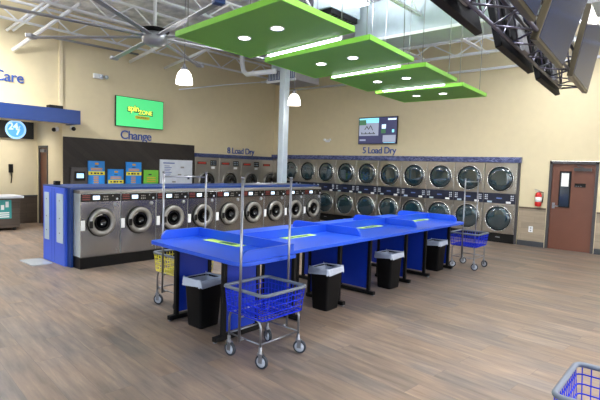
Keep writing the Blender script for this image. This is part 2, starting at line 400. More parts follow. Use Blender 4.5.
# storefront behind the camera: piers, header, sill; big panes between
w = MB(); w.box(-16, YF-0.2, 3.9, XE+0.3, YF, ZC); w.box(-16, YF-0.2, 0, XE+0.3, YF, 0.25)
w.box(-16, YF-0.2, 0.25, -7.9, YF, 3.9)
for x, x1 in ((-6.2, -5.3), (-0.8, 0.1), (3.6, XE+0.3)): w.box(x, YF-0.2, 0.25, x1, YF, 3.9)
struct(w.build('wall_front', M['wall']))
for k, x in enumerate((-7.9, -5.3, 0.1)):
    x1 = (-6.2, -0.8, 3.6)[k]; f = MB()
    n = 3
    for j in range(n+1):
        xx = x + (x1-x)*j/n; f.box(xx-0.04, YF-0.15, 0.25, xx+0.04, YF-0.05, 3.9)
    for z in (0.28, 2.6, 3.86): f.box(x, YF-0.15, z-0.04, x1, YF-0.05, z+0.04)
    struct(f.build('window_%d' % (k+1), M['frame']))
w = MB(); w.box(XE, YF, 0, XE+0.2, YR, 0.25); w.box(XE, YF, 3.9, XE+0.2, YR, ZC)
for y in (YF, 1.0, 5.5, 10.0): w.box(XE, y, 0.25, XE+0.2, y+1.6 if y < 10 else YR, 3.9)
struct(w.build('wall_east', mat('slate_paint', '868c98', 0.6)))
for k, (y, y1) in enumerate(((-1.9, 1.0), (2.6, 5.5), (7.1, 10.0))):
    f = MB()
    for j in range(3):
        yy = y + (y1-y)*j/2; f.box(XE+0.05, yy-0.04, 0.25, XE+0.15, yy+0.04, 3.9)
    for z in (0.28, 2.6, 3.86): f.box(XE+0.05, y, z-0.04, XE+0.15, y1, z+0.04)
    struct(f.build('window_%d' % (k+4), M['frame']))
struct(MB().box(-16, -4.0, 0, -15.8, 5.2, ZC).build('wall_west', M['wall']))
struct(MB().box(-70, -80, -0.35, 70, -4.2, -0.25).build('floor_outside', mat('pale_pavement', 'a8a6a0', 0.9)))

# roof joists (white open-web), running along Y
def joist(x, label):
    o = thing('roof_joist', label, 'roof joist', (x, 0, 0), 0, 'white open-web roof joists')
    y0, y1 = -3.4, YR-0.05
    for nm, z in (('top_chord', 5.40), ('bottom_chord', 4.97)):
        c = MB(); c.box(-0.045, y0, z-0.02, -0.012, y1, z+0.022); c.box(0.012, y0, z-0.02, 0.045, y1, z+0.022); c.build(nm, M['joist'], o)
    wb = MB(); y = y0 + 0.2; up = False
    while y < y1 - 0.7:
        z0, z1 = (5.40, 4.97) if up else (4.97, 5.40)
        wb.bar((0, y, z0), (0, y+0.6, z1), 0.028); y += 0.6; up = not up
    wb.build('web', M['joist'], o)
    return o
jl = ['white roof joist running along the cream wall above the left sign', 'white roof joist second out from the left cream wall', 'white roof joist above the ceiling fan',
      'white roof joist over the aisle beside the washers', 'white roof joist left of the green canopies', 'white roof joist right of the green canopies', 'white roof joist above the hanging television truss']
for i, x in enumerate((-12.35, -10.4, -8.4, -6.4, -4.7, -2.6, -0.6)): joist(x, jl[i])
# girder across along the right wall
o = thing('roof_girder', 'white open-web girder running just in front of the right cream wall', 'roof girder', (0, 11.9, 0))
for nm, z in (('top_chord', 5.18), ('bottom_chord', 4.80)):
    MB().box(-12.4, -0.05, z-0.03, XE, 0.05, z+0.03).build(nm, M['joist'], o)
wb = MB(); x = -12.2; up = False
while x < XE-1:
    z0, z1 = (5.18, 4.8) if up else (4.8, 5.18); wb.bar((x, 0, z0), (x+0.7, 0, z1), 0.03); x += 0.7; up = not up
wb.build('web', M['joist'], o)
tag(MB().tube([(-12.3, YR-0.05, 4.58), (XE, YR-0.05, 4.55)], 0.035).build('wall_pipe', M['joist']), 'thin pale pipe running along the top of the right cream wall', 'pipe')
# knee braces and other pipes at the left
for a, b_, r, lb in (((XL+0.06, 3.95, 4.32), (-11.31, 4.97, 5.42), 0.045, 'thick white brace pipe rising from the left wall above the cut off word'),
                     ((XL+0.05, 3.82, 4.74), (-12.0, 4.46, 5.45), 0.032, 'white brace pipe left of the thick brace near the picture edge'),
                     ((XL+0.05, 3.95, 4.77), (-11.9, 4.58, 5.45), 0.032, 'white brace pipe between its twin and the thick brace'),
                     ((XL+0.01, 6.92, 4.61), (-10.42, 6.92, 4.93), 0.045, 'white brace pipe rising from the left wall behind the fan'),
                     ((XL+0.01, 8.05, 4.64), (-10.42, 8.05, 4.93), 0.04, 'white brace pipe rising from the left wall above the bell lamp')):
    tag(MB().tube([a, b_], r, 12).build('brace_pipe', M['joist']), lb, 'brace pipe', 'brace pipes from the left wall')
tag(MB().tube([(-12.5, 4.8, 4.80), (-12.45, 7.1, 4.83)], 0.03).build('wall_conduit', M['grey']), 'grey conduit along the left wall above the dome camera', 'conduit')
tag(MB().tube([(-12.5, 8.5, 4.06), (-12.4, 10.2, 4.45), (-11.6, 12.5, 4.9)], 0.02).build('slanting_conduit', M['joist']), 'thin white conduit slanting over the wall above the dryer sign at left', 'conduit')
tag(MB().tube([(-10.45, 9.2, 5.5), (-10.42, 9.2, 4.75), (-10.35, 9.2, 4.5), (-10.2, 9.2, 4.40), (-9.05, 9.2, 4.37)], 0.07, 12).build('elbow_pipe', M['joist']), 'white pipe with an elbow dropping beside the grey grille duct', 'pipe')
# ducts
o = thing('main_duct', 'long pale blue grey rectangular duct crossing above the green canopies', 'duct', (0, 8.9, 0))
MB().box(-6.3, 0, 4.62, XE-0.3, 0.9, 5.45).build('duct_body', M['duct'], o, bevel=0.01)
MB().box(-6.32, -0.03, 4.60, XE-0.28, 0.0, 4.66).build('bottom_flange', M['white'], o)
o = thing('grille_duct', 'grey box duct with a slotted side grille above the round white column', 'duct', (-9.1, 9.5, 4.15))
MB().box(-0.55, 0, 0, 0.5, 1.0, 0.30).build('duct_body', M['duct_dark'], o, bevel=0.01)
MB().box(-0.62, 0.2, 0.30, 0.4, 0.9, 1.35).build('riser', M['duct'], o)
MB().box(-0.57, -0.03, -0.02, 0.52, 0.0, 0.04).build('bottom_flange', M['white'], o)
g = MB(); g.box(-0.5, -0.012, 0.05, 0.46, 0, 0.27); g.build('grille', M['blue_dark'], o)
g = MB()
for k in range(16): g.box(-0.48+k*0.06, -0.025, 0.06, -0.465+k*0.06, -0.012, 0.26)
g.build('grille_slat', M['white'], o)
o = thing('ceiling_register', 'black slotted air register on the duct above the first green canopy', 'air vent', (-6.05, 7.9, 4.85))
MB().box(-0.2, -0.45, 0, 0.2, 0.45, 0.10).build('register_frame', M['blackm'], o)
MB().box(-0.22, -0.5, 0.1, 0.22, 0.5, 0.65).build('duct_drop', M['duct'], o)
g = MB()
for k in range(8): g.box(-0.17, -0.4+k*0.11, -0.012, 0.17, -0.38+k*0.11, 0)
g.build('slat', M['grey'], o)

# column in the island
o = thing('steel_column', 'square white steel column rising out of the washer island', 'column', (-8.80, 9.30, 0))
MB().box(-0.1, -0.1, 0, 0.1, 0.1, 5.5).build('shaft', M['duct'], o, bevel=0.02)
MB().box(-0.2, -0.2, 5.5, 0.2, 0.2, 5.54).build('cap_plate', M['joist'], o)

# ------------------------------------------------------------------ ceiling fan
o = thing('ceiling_fan', 'large grey eight-blade ceiling fan hanging by the left wall', 'ceiling fan', (-7.54, 4.61, 4.0))
MB().lathe([(0.03, 1.5), (0.03, 0.12)], (0,0,0), 'z', 12).build('downrod', M['white'], o)
MB().lathe([(0.12, 0.16), (0.25, 0.12), (0.25, 0.09), (0.12, 0.07)], (0,0,0), 'z').build('top_cap', M['blackm'], o)
MB().lathe([(0.16, 0.07), (0.22, 0.04), (0.22, -0.08), (0.15, -0.14), (0.02, -0.15)], (0,0,0), 'z').build('motor_housing', M['fan'], o)
MB().lathe([(0.03, 1.55), (0.12, 1.55), (0.12, 1.45), (0.03, 1.40)], (0,0,0), 'z', 16).build('ceiling_mount', M['white'], o)
for k in range(8):
    a = math.radians(-11 + 45*k); T = Matrix.Rotation(a, 4, 'Z') @ Matrix.Rotation(math.radians(3), 4, 'X')
    b_ = MB(); b_.prism([(0.2, -0.045), (2.32, -0.055), (2.32, 0.055), (0.2, 0.045)], -0.011, 0.011, T)
    bl = b_.build('blade', M['fan'], o, bevel=0.004)
    MB().box(2.30, -0.08, -0.02, 2.42, 0.08, 0.05, T).build('winglet', M['blue_dark'] if k in (0, 1) else M['fan'], bl, bevel=0.01)

# ------------------------------------------------------------------ canopies
W_, D_ = 1.633, 1.131
can = [(-3.782, 3.629, 3.232, 0.040, -0.016, -0.004), (-3.859, 5.105, 3.225, 0.043, -0.028, 0.038),
       (-3.914, 6.625, 3.224, 0.016, -0.030, 0.021), (-3.960, 8.041, 3.191, 0.003, -0.019, 0.020)]
cl = ['green hanging canopy nearest the camera, with light strip behind it', 'second green hanging canopy, above the long blue tables',
      'third green hanging canopy, above the middle bin', 'farthest green hanging canopy, above the table end']
for k, (x, y, z, ax, ay, ps) in enumerate(can):
    o = thing('hanging_canopy', cl[k], 'ceiling canopy', (x, y, z), ps, 'green hanging ceiling canopies')
    o.rotation_euler = (math.atan(ay), -math.atan(ax), ps)
    MB().box(-W_/2+0.01, -D_/2+0.01, 0, W_/2-0.01, D_/2-0.01, 0.05).build('panel', M['green'], o)
    e = MB()
    for (a, b_, c_, d_) in ((-W_/2, -D_/2, W_/2, -D_/2+0.012), (-W_/2, D_/2-0.012, W_/2, D_/2), (-W_/2, -D_/2, -W_/2+0.012, D_/2), (W_/2-0.012, -D_/2, W_/2, D_/2)):
        e.box(a, b_, -0.004, c_, d_, 0.055)
    e.build('edge_band', M['green_edge'], o)
    for s_ in (-1, 1):
        dl = MB().ring([(0.062, 0.002), (0.078, 0.002), (0.078, -0.010), (0.062, -0.006)], (s_*0.255, -0.04, 0), 'z', 28).build('downlight', M['white'], o)
        MB().lathe([(0.062, 0.0), (0.062, -0.004)], (s_*0.255, -0.04, 0), 'z', 24).build('lens', M['lamp'], dl)
        ld = bpy.data.lights.new('downlight_beam', 'SPOT'); ld.energy = 28; ld.spot_size = math.radians(120); ld.spot_blend = 1; ld.shadow_soft_size = 0.06; ld.color = (1, 0.96, 0.9)
        lo = bpy.data.objects.new('downlight_beam', ld); col.objects.link(lo); lo.parent = o; lo.location = (s_*0.255, -0.04, -0.02)
    if k < 3:
        ls = MB().box(-0.52, D_/2, -0.015, 0.60, D_/2+0.07, 0.05).build('light_strip', M['white'], o)
        MB().box(-0.51, D_/2+0.005, -0.028, 0.59, D_/2+0.06, -0.014).build('diffuser', M['led'], ls)
    for sx in (-1, 1):
        for sy in (-1, 1): MB().tube([(sx*(W_/2-0.1), sy*(D_/2-0.1), 0.05), (sx*(W_/2-0.1), sy*(D_/2-0.1), 2.25)], 0.005, 6).build('hanging_cable', M['grey'], o)

# ------------------------------------------------------------------ pendant lamps
def pendant(x, y, zb, label):
    o = thing('pendant_lamp', label, 'pendant lamp', (x, y, zb), 0, 'bell-shaped pendant lamps')
    p = [(0.17, 0.0), (0.168, 0.06), (0.155, 0.14), (0.13, 0.21), (0.09, 0.265), (0.045, 0.29)]
    prof = p + [(r-0.008, h-0.004) for r, h in reversed(p)]
    MB().ring(prof, (0,0,0), 'z', 28).build('lamp_shade', M['shade'], o)
    MB().lathe([(0.045, 0.27), (0.07, 0.285), (0.06, 0.33), (0.03, 0.36), (0.02, 0.40)], (0,0,0), 'z', 20).build('cap', M['grey'], o)
    MB().tube([(0,0,0.4), (0,0,ZC-zb-0.05)], 0.008, 6).build('stem', M['grey'], o)
    MB().sphere((0,0,0.12), 0.06).build('bulb', M['lamp'], o)
    ld = bpy.data.lights.new('pendant_glow', 'POINT'); ld.energy = 10; ld.shadow_soft_size = 0.12; ld.color = (1, 0.95, 0.88)
    lo = bpy.data.objects.new('pendant_glow', ld); col.objects.link(lo); lo.parent = o; lo.location = (0, 0, -0.05)
pendant(-8.15, 5.66, 3.40, 'lit white bell pendant lamp below the ceiling fan')
pendant(-8.25, 9.09, 3.40, 'lit white bell pendant lamp right beside the white column')
pendant(-0.98, 7.4, 3.95, 'lit white bell pendant lamp cut by the right picture edge')

# high bay fixtures: one on the joists, the rest unseen and added for light
def highbay(x, y, label, HB=190):
    o = thing('linear_light_fixture', label, 'ceiling light', (x, y, 4.85), 0, 'linear ceiling light fixtures')
    MB().box(-0.15, -0.6, 0, 0.15, 0.6, 0.07).build('housing', M['white'], o, bevel=0.01)
    MB().box(-0.13, -0.58, -0.02, 0.13, 0.58, 0.0).build('diffuser', M['led'], o)
    r = MB(); r.tube([(0, -0.5, 0.07), (0, -0.5, 0.68)], 0.005, 6); r.tube([(0, 0.5, 0.07), (0, 0.5, 0.68)], 0.005, 6); r.build('hanger', M['grey'], o)
    ld = bpy.data.lights.new('fixture_light', 'AREA'); ld.shape = 'RECTANGLE'; ld.size = 0.26; ld.size_y = 1.16; ld.energy = HB
    ld.color = (1, 0.985, 0.97)
    lo = bpy.data.objects.new('fixture_light', ld); col.objects.link(lo); lo.parent = o; lo.location = (0, 0, -0.03)
    up = bpy.data.lights.new('fixture_uplight', 'AREA'); up.shape = 'RECTANGLE'; up.size = 0.2; up.size_y = 1.1; up.energy = 230; up.color = (1, 0.99, 0.99)  # uplight added to brighten the roof deck
    uo = bpy.data.objects.new('fixture_uplight', up); col.objects.link(uo); uo.parent = o; uo.location = (0, 0, 0.09); uo.rotation_euler = (PI, 0, 0)
highbay(-5.11, 6.88, 'bright linear ceiling light glimpsed above the second green canopy')
for i, (x, y, e_) in enumerate(((-10.9, 2.0, 330), (-2.6, 10.9, 80), (2.2, 6.5, 190), (-0.3, 3.4, 190))):  # unseen fixtures added to light the room evenly
    highbay(x, y, ['linear ceiling light high over the left side counter', 'linear ceiling light high in front of the brown door',
                   'linear ceiling light high beside the windows right of the tables', 'linear ceiling light high over the hanging televisions'][i], e_)

for k, (x, y) in enumerate(((-13.5, 4.2), (-13.5, 2.4))):  # unseen downlights added to brighten the alcove
    o = thing('recessed_downlight', ['recessed downlight in the alcove ceiling before the narrow door', 'recessed downlight in the alcove ceiling over the service counter'][k], 'ceiling light', (x, y, 2.95))
    MB().ring([(0.08, 0), (0.10, 0), (0.10, -0.008), (0.08, -0.005)], (0,0,0), 'z', 24).build('trim_ring', M['white'], o)
    MB().lathe([(0.08, -0.001), (0.08, -0.004)], (0,0,0), 'z', 24).build('lens', M['lamp'], o)
    ld = bpy.data.lights.new('alcove_beam', 'SPOT'); ld.energy = 150; ld.spot_size = math.radians(140); ld.spot_blend = 1; ld.shadow_soft_size = 0.08; ld.color = (1, 0.96, 0.88)
    lo = bpy.data.objects.new('alcove_beam', ld); col.objects.link(lo); lo.parent = o; lo.location = (0, 0, -0.02)

# ------------------------------------------------------------------ televisions
def tv_body(o, w_, h_, T, bez=M['black']):
    MB(T).box(0, 0, -0.05, w_, h_, 0).build('tv_case', bez, o, bevel=0.004)
o = thing('wall_television', 'wall television showing a green screen with lime lettering', 'television', (XL+0.09, 6.47, 2.78))
T = FX; tv_body(o, 1.50, 0.84, T)
sc = MB(T).box(0.015, 0.015, 0, 1.485, 0.825, 0.004).build('screen', M['scr_green'], o)
MB(T).box(0.4, 0.3, -0.10, 1.1, 0.6, -0.05).build('wall_bracket', M['blackm'], o)
for wd_, wx_, wz_, ww_ in (('spin', 0.36, 0.45, 0.34), ('ZONE', 0.68, 0.38, 0.44)):
    Tl = T @ Matrix.Translation((wx_-0.02, wz_, 0.005)); text('logo_outline', wd_, M['scr_dgreen'], ww_+0.045, Tl, 0.002, sc, 0.93, 0.10)
    Tl = T @ Matrix.Translation((wx_, wz_+0.01, 0.0075)); text('logo_word', wd_, M['scr_lime'], ww_, Tl, 0.002, sc, 0.93, 0.025)
MB(T).prism([(0.60,0.25),(1.02,0.25),(1.05,0.29),(1.02,0.335),(0.60,0.345),(0.57,0.30)], 0.004, 0.006).build('logo_ribbon', M['poster_yellow'], sc)
Tl = T @ Matrix.Translation((0.64, 0.27, 0.0075)); text('logo_word', 'LAUNDRY', M['ink_red'], 0.34, Tl, 0.002, sc)

o = thing('wall_television', 'wall television with mixed news picture above the right dryers', 'television', (-8.68, YR-0.10, 2.61))
T = FY @ Matrix.Diagonal((0.96, 1, 1, 1)); tv_body(o, 1.46, 0.84, T)
MB(T).box(0.4, 0.3, -0.10, 1.06, 0.55, -0.05).build('wall_bracket', M['blackm'], o)
sc = MB(T).box(0.015, 0.015, 0, 1.445, 0.825, 0.003).build('screen', M['scr_violet'], o)
def q(m, a, b_, c_, d_, nm='screen_area', w0=0.003, w1=0.005): return MB(T).box(a, b_, w0, c_, d_, w1).build(nm, M[m], sc)
q('scr_cyan', 0.03, 0.66, 0.78, 0.81); q('scr_grey', 0.03, 0.26, 0.78, 0.66); q('scr_olive', 0.03, 0.60, 0.30, 0.76, w1=0.006)
bg = MB(T)
for a, b_ in (((0.25,0.45),(0.33,0.56)),((0.33,0.56),(0.40,0.46)),((0.40,0.46),(0.47,0.58)),((0.47,0.58),(0.56,0.43))):
    bg.bar((a[0],a[1],0.006),(b_[0],b_[1],0.006),0.022,0.004)
bg.build('picture_emblem', M['scr_dark'], sc)
bg = MB(T)
for k in range(11): bg.box(0.12+k*0.05, 0.31, 0.005, 0.155+k*0.05, 0.34+0.03*(k%3==0), 0.007)
bg.build('caption_marks', M['scr_dark'], sc)
q('scr_white', 0.90, 0.47, 1.05, 0.60); q('scr_olive', 0.88, 0.33, 1.05, 0.45); q('scr_cyan', 1.28, 0.35, 1.36, 0.44); q('scr_grey', 0.95, 0.06, 1.42, 0.27)
q('scr_white', 1.12, 0.73, 1.42, 0.78); q('scr_cyan', 0.98, 0.035, 1.40, 0.05); q('scr_grey', 0.06, 0.10, 0.30, 0.15)

o = thing('alcove_television', 'dark wall television with glowing round blue emblem in the alcove', 'television', (-14.22, 3.35, 2.33))
T = FX; tv_body(o, 1.63, 0.50, T)
MB(T).box(0.3, 0.1, -0.08, 1.3, 0.4, -0.05).build('wall_bracket', M['blackm'], o)
sc = MB(T).box(0.015, 0.015, 0, 1.615, 0.485, 0.003).build('screen', M['scr_dark'], o)
MB(T).lathe([(0.255, 0.003), (0.255, 0.006)], (1.18, 0.235, 0), 'z', 40).build('round_emblem', M['scr_pale'], sc)
MB(T).lathe([(0.205, 0.006), (0.205, 0.008)], (1.18, 0.235, 0), 'z', 40).build('emblem_disc', M['scr_blue'], sc)
Tl = T @ Matrix.Translation((1.00, 0.23, 0.0095)); text('emblem_word', '24', M['scr_white'], 0.24, Tl, 0.002, sc, 0.9, 0.02)
bg = MB(T); bg.bar((1.20, 0.10, 0.01), (1.28, 0.33, 0.01), 0.018, 0.003); bg.build('emblem_slash', M['scr_white'], sc)
Tl = T @ Matrix.Translation((1.19, 0.09, 0.0095)); text('emblem_word', '7', M['scr_white'], 0.10, Tl, 0.002, sc)

# hung truss with tilted televisions
yaw = math.radians(3.9)
o = thing('hanging_truss', 'dark box truss hung from the ceiling between two rows of televisions', 'truss', (-1.17, 2.4, 2.98), yaw)
L_ = 4.75
for sx in (-1, 1):
    for sz in (0, 1): MB().tube([(sx*0.13, 0, sz*0.26), (sx*0.13, L_, sz*0.26)], 0.016, 10).build('main_chord', M['truss'], o)
br_ = MB(); n = 16
for k in range(n):
    a, b_ = L_*k/n, L_*(k+1)/n; s_ = 1 if k % 2 else -1
    for z in (0, 0.26): br_.tube([(-0.13*s_, a, z), (0.13*s_, b_, z)], 0.009, 6)
    for sx in (-1, 1): br_.tube([(sx*0.13, a, 0.26*(k%2)), (sx*0.13, b_, 0.26*((k+1)%2))], 0.009, 6)
for y in (0, L_):
    for sx in (-1, 1): br_.tube([(sx*0.13, y, 0), (sx*0.13, y, 0.26)], 0.012, 6)
    for z in (0, 0.26): br_.tube([(-0.13, y, z), (0.13, y, z)], 0.012, 6)
br_.build('lattice', M['truss'], o)
for y in (0.4, 2.5, 4.6): MB().tube([(0, y, 0.26), (0, y, 2.5)], 0.006, 6).build('hanging_cable', M['grey'], o)
def truss_tv(px, py, length, side, tilt, label):
    # side +1: screen faces +X, -1: faces -X ; origin at the lower near corner
    o = thing('hung_television', label, 'television', (px, py, 2.90), yaw, 'tilted televisions on the hanging truss')
    R_ = Matrix.Rotation(math.radians(tilt)*side, 4, 'Y')
    def bx(x0, y0, z0, x1, y1, z1): return MB(R_).box(x0*side, y0, z0, x1*side, y1, z1)
    h = length*0.575
    bx(-0.06, 0, 0, 0.0, length, h).build('tv_case', M['gold'] if side > 0 else M['tvback'], o, bevel=0.006)
    bx(0.0, 0.03, 0.03, 0.004, length-0.03, h-0.03).build('screen', M['tvscreen_off'], o)
    bx(-0.10, 0.25, 0.12, -0.06, length-0.25, h-0.12).build('back_cover', M['tvback'], o, bevel=0.01)
    bx(-0.14, length*0.4, 0.05, -0.10, length*0.6, h-0.15).build('mount_arm', M['grey'], o)
    return o
truss_tv(-0.955, 2.45, 1.25, 1, 16, 'tilted television facing right, nearest on the hanging truss, cut off at the top')
truss_tv(-1.155, 4.20, 1.25, 1, 16, 'tilted television facing right, middle of the row on the truss')
truss_tv(-1.235, 5.90, 1.34, 1, 10, 'tilted television facing right at the far end of the truss')
truss_tv(-1.43, 2.55, 1.27, -1, 14, 'black television facing left, nearest on the hanging truss')
truss_tv(-1.51, 4.26, 1.30, -1, 14, 'black television facing left, middle of the row on the truss')
truss_tv(-1.62, 5.93, 1.32, -1, 14, 'black television facing left at the far end of the truss')

# ------------------------------------------------------------------ wall lettering and small fittings
def letters(body, name, T, width, label): tag(text(name, body, M['navy_text'], width, T, 0.014, None, 0.93, 0.006), label, 'wall lettering')
letters('Change', 'change_lettering', Matrix.Translation((XL+0.02, 6.66, 2.44)) @ FX, 0.96, 'blue raised word Change under the green television')
letters('8 Load Dry', 'dryer_lettering', Matrix.Translation((XL+0.02, 10.53, 2.20)) @ FX, 1.27, 'blue raised words above the dryers on the left wall')
letters('5 Load Dry', 'dryer_lettering', Matrix.Translation((-8.54, YR-0.02, 2.32)) @ FY, 1.22, 'blue raised words above the dryers on the right wall')
letters('Care', 'care_lettering', Matrix.Translation((XL+0.02, 3.55, 3.59)) @ FX, 0.64, 'blue raised word Care above the blue soffit band')

def dome(loc, label, name='dome_camera'):
    o = thing(name, label, 'security camera', loc)
    MB(FX).lathe([(0.06, 0), (0.06, 0.05), (0.05, 0.07)], (0,0,0), 'z', 20).build('mount', M['white'], o)
    MB().sphere((0.10, 0, -0.02), 0.055).build('camera_dome', M['black'], o)
    return o
dome((XL+0.0, 5.33, 2.62), 'small dome camera under the blue band end on the wall corner')
o = dome((-12.85, 5.08, 2.58), 'small dome camera on the alcove side wall'); o.rotation_euler = (0, 0, -PI/2)
o = thing('emergency_light', 'white twin head emergency light high on the left wall', 'emergency light', (XL, 6.0, 4.05))
MB().box(0, -0.13, -0.06, 0.08, 0.13, 0.07).build('case', M['white'], o, bevel=0.01)
for s_ in (0, 1): MB().lathe([(0.05, 0), (0.05, 0.06), (0.03, 0.09)], (0.08, 0.05+s_*0.14, 0.0), 'x', 16).build('lamp_head', M['duct'], o)
o = thing('fire_strobe', 'small white alarm strobe on the wall left of the right television', 'alarm strobe', (-9.99, YR, 2.74))
MB().box(-0.09, -0.05, -0.05, 0.09, 0, 0.04).build('case', M['white'], o, bevel=0.008)
for s_ in (-1, 1): MB().box(s_*0.12-0.03, -0.07, 0.0, s_*0.12+0.03, -0.01, 0.07).build('lamp_head', M['white'], o, bevel=0.01)
o = thing('soffit_speaker', 'flat black box standing on top of the blue soffit band', 'speaker', (-12.2, 4.75, 3.02))
MB().box(-0.1, -0.16, 0, 0.1, 0.16, 0.09).build('case', M['blackm'], o, bevel=0.01)
MB().box(0.1, -0.13, 0.01, 0.11, 0.13, 0.08).build('grille', M['black'], o)
o = thing('wall_telephone', 'black telephone with a cord on the alcove wall', 'telephone', (-14.3, 4.42, 1.40))
MB().box(0, -0.05, 0, 0.06, 0.05, 0.23).build('base', M['black'], o, bevel=0.008)
MB().box(0.06, -0.03, 0.02, 0.10, 0.03, 0.22).build('handset', M['blackm'], o, bevel=0.01)
MB().tube([(0.04, 0, 0.0), (0.06, 0.01, -0.12), (0.04, 0, -0.28)], 0.012, 6).build('cord', M['black'], o)
# fire extinguisher
o = thing('fire_extinguisher', 'red fire extinguisher hanging on the wall beside the brown door', 'fire extinguisher', (-3.22, YR-0.09, 1.02))
MB().lathe([(0.02, 0), (0.07, 0.015), (0.075, 0.04), (0.075, 0.28), (0.06, 0.33), (0.025, 0.355)], (0,0,0), 'z', 24).build('cylinder', M['red'], o)
MB().ring([(0.0765, 0.12), (0.0765, 0.24), (0.074, 0.24), (0.074, 0.12)], (0,0,0), 'z', 24).build('paper_label', M['paper'], o)
g = MB(); g.lathe([(0.025, 0.355), (0.025, 0.39)], (0,0,0), 'z', 12); g.bar((0.02,0,0.40), (-0.10,0,0.43), 0.02, 0.012); g.bar((0.02,0,0.385), (-0.09,0,0.385), 0.02, 0.012); g.build('lever', M['grey'], o)
MB().tube([(0.02,0,0.37), (0.10,0,0.36), (0.105,0,0.22), (0.09,0,0.10)], 0.012, 8).build('hose', M['black'], o)
MB().box(-0.03, 0.07, 0.1, 0.03, 0.09, 0.3).build('bracket', M['grey'], o)
o = thing('power_outlet', 'white power outlet on the tile wainscot left of the door', 'power outlet', (-3.37, YR-0.012, 0.43))
MB().box(-0.05, -0.012, -0.075, 0.05, 0, 0.075).build('cover_plate', M['paper'], o, bevel=0.003)
for z in (-0.03, 0.03): MB().box(-0.018, -0.015, z-0.018, 0.018, -0.012, z+0.018).build('socket', M['grey'], o)

# ------------------------------------------------------------------ change machine and posters on the accent wall
XA = XL + 0.03
o = thing('change_machine', 'grey change machine with small lit screen on the dark wall', 'change machine', (XA, 5.26, 0.60))
MB(FX).box(0, 0, 0, 0.42, 1.01, 0.10).build('case', M['frame'], o, bevel=0.01)
p = MB(FX).box(0.07, 0.66, 0.10, 0.35, 0.90, 0.112).build('screen_bezel', M['black'], o)
MB(FX).box(0.13, 0.73, 0.112, 0.31, 0.85, 0.116).build('screen', M['scr_pale'], p)
g = MB(FX)
for k in range(3): g.box(0.07+k*0.06, 0.44, 0.10, 0.11+k*0.06, 0.54, 0.112)
g.build('bill_slot', M['black'], o)
MB(FX).box(0.26, 0.42, 0.10, 0.37, 0.52, 0.115).build('coin_tray', M['blackm'], o)
def poster(y0, y1, z1, label, kind):
    w_ = y1-y0; h = 0.95; o = thing('wall_poster', label, 'poster', (XA, y0, z1-h), 0, 'posters along the dark accent wall')
    MB(FX).box(0, 0, 0, w_, h, 0.05).build('board', M['poster_'+kind], o, bevel=0.003)
    rnd = random.Random(y0)
    if kind == 'blue':
        band = 0.62 if z1 > 1.7 else 0.60
        MB(FX).box(0, band-0.05, 0.05, w_, band+0.05, 0.053).build('yellow_band', M['poster_yellow'], o)
        g = MB(FX); x = 0.06
        for k in range(4): g.box(x, band-0.025, 0.053, x+0.05+0.02*(k%2), band+0.02, 0.055); x += 0.09
        g.build('band_print', M['ink'], o)
        g = MB(FX)
        for z in [band+0.09, band+0.13] + [band-0.10, band-0.15, band-0.20, band-0.25, band-0.30]:
            if abs(z-band) < 0.06: continue
            if z > band: g.box(w_*0.15, z-0.012, 0.05, w_*0.85, z+0.012, 0.053)
            else: g.box(w_*0.32, z-0.014, 0.05, w_*0.62, z+0.014, 0.053)
        g.build('text_lines', M['orange'], o)
        MB(FX).box(w_*0.4, h-0.10, 0.05, w_*0.62, h-0.05, 0.053).build('emblem', M['orange'], o)
        MB(FX).box(w_*0.38, h-0.165, 0.05, w_*0.6, h-0.145, 0.053).build('emblem_line', M['ink'], o)
    else:
        g = MB(FX)
        g.box(w_*0.3, h-0.15, 0.05, w_*0.52, h-0.11, 0.053); g.box(w_*0.32, h-0.44, 0.05, w_*0.55, h-0.40, 0.053)
        g.build('print', M['ink'], o)
        g = MB(FX)
        for z in (h-0.22, h-0.28, h-0.34): g.box(w_*0.2, z-0.012, 0.05, w_*0.8, z+0.012, 0.053)
        g.build('text_lines', M['orange'], o)
    return o
poster(5.72, 6.17, 1.79, 'tall blue poster with yellow band right beside the change machine', 'blue')
poster(6.27, 6.72, 1.58, 'short blue poster with yellow band between the two tall ones', 'blue')
poster(6.80, 7.27, 1.79, 'tall blue poster with yellow band left of the green poster', 'blue')
poster(7.36, 7.83, 1.57, 'small green poster on the dark wall', 'green')
o = thing('information_board', 'large pale white information board at the end of the dark wall', 'notice board', (XA, 7.90, 0.7))
MB(FX).box(0, 0, 0, 1.16, 1.20, 0.04).build('board', M['poster_white'], o, bevel=0.003)
g = MB(FX); g.box(0.10, 1.08, 0.04, 0.5, 1.115, 0.043)
for k in range(7): g.box(0.14, 0.70+k*0.05, 0.04, 0.32+0.08*((k*7)%3)/2, 0.72+k*0.05, 0.043)
g.build('text_lines', M['ink_blue'], o)
g = MB(FX)
for (a, b_) in ((0.72,0.95),(0.62,0.72),(0.85,0.68),(0.42,0.50)): g.box(a, b_, 0.04, a+0.13, b_+0.05, 0.043)
g.build('diagram', M['duct_dark'], o)
MB(FX).box(0.98, 0.6, 0.04, 1.06, 0.66, 0.043).build('marker', M['ink'], o)

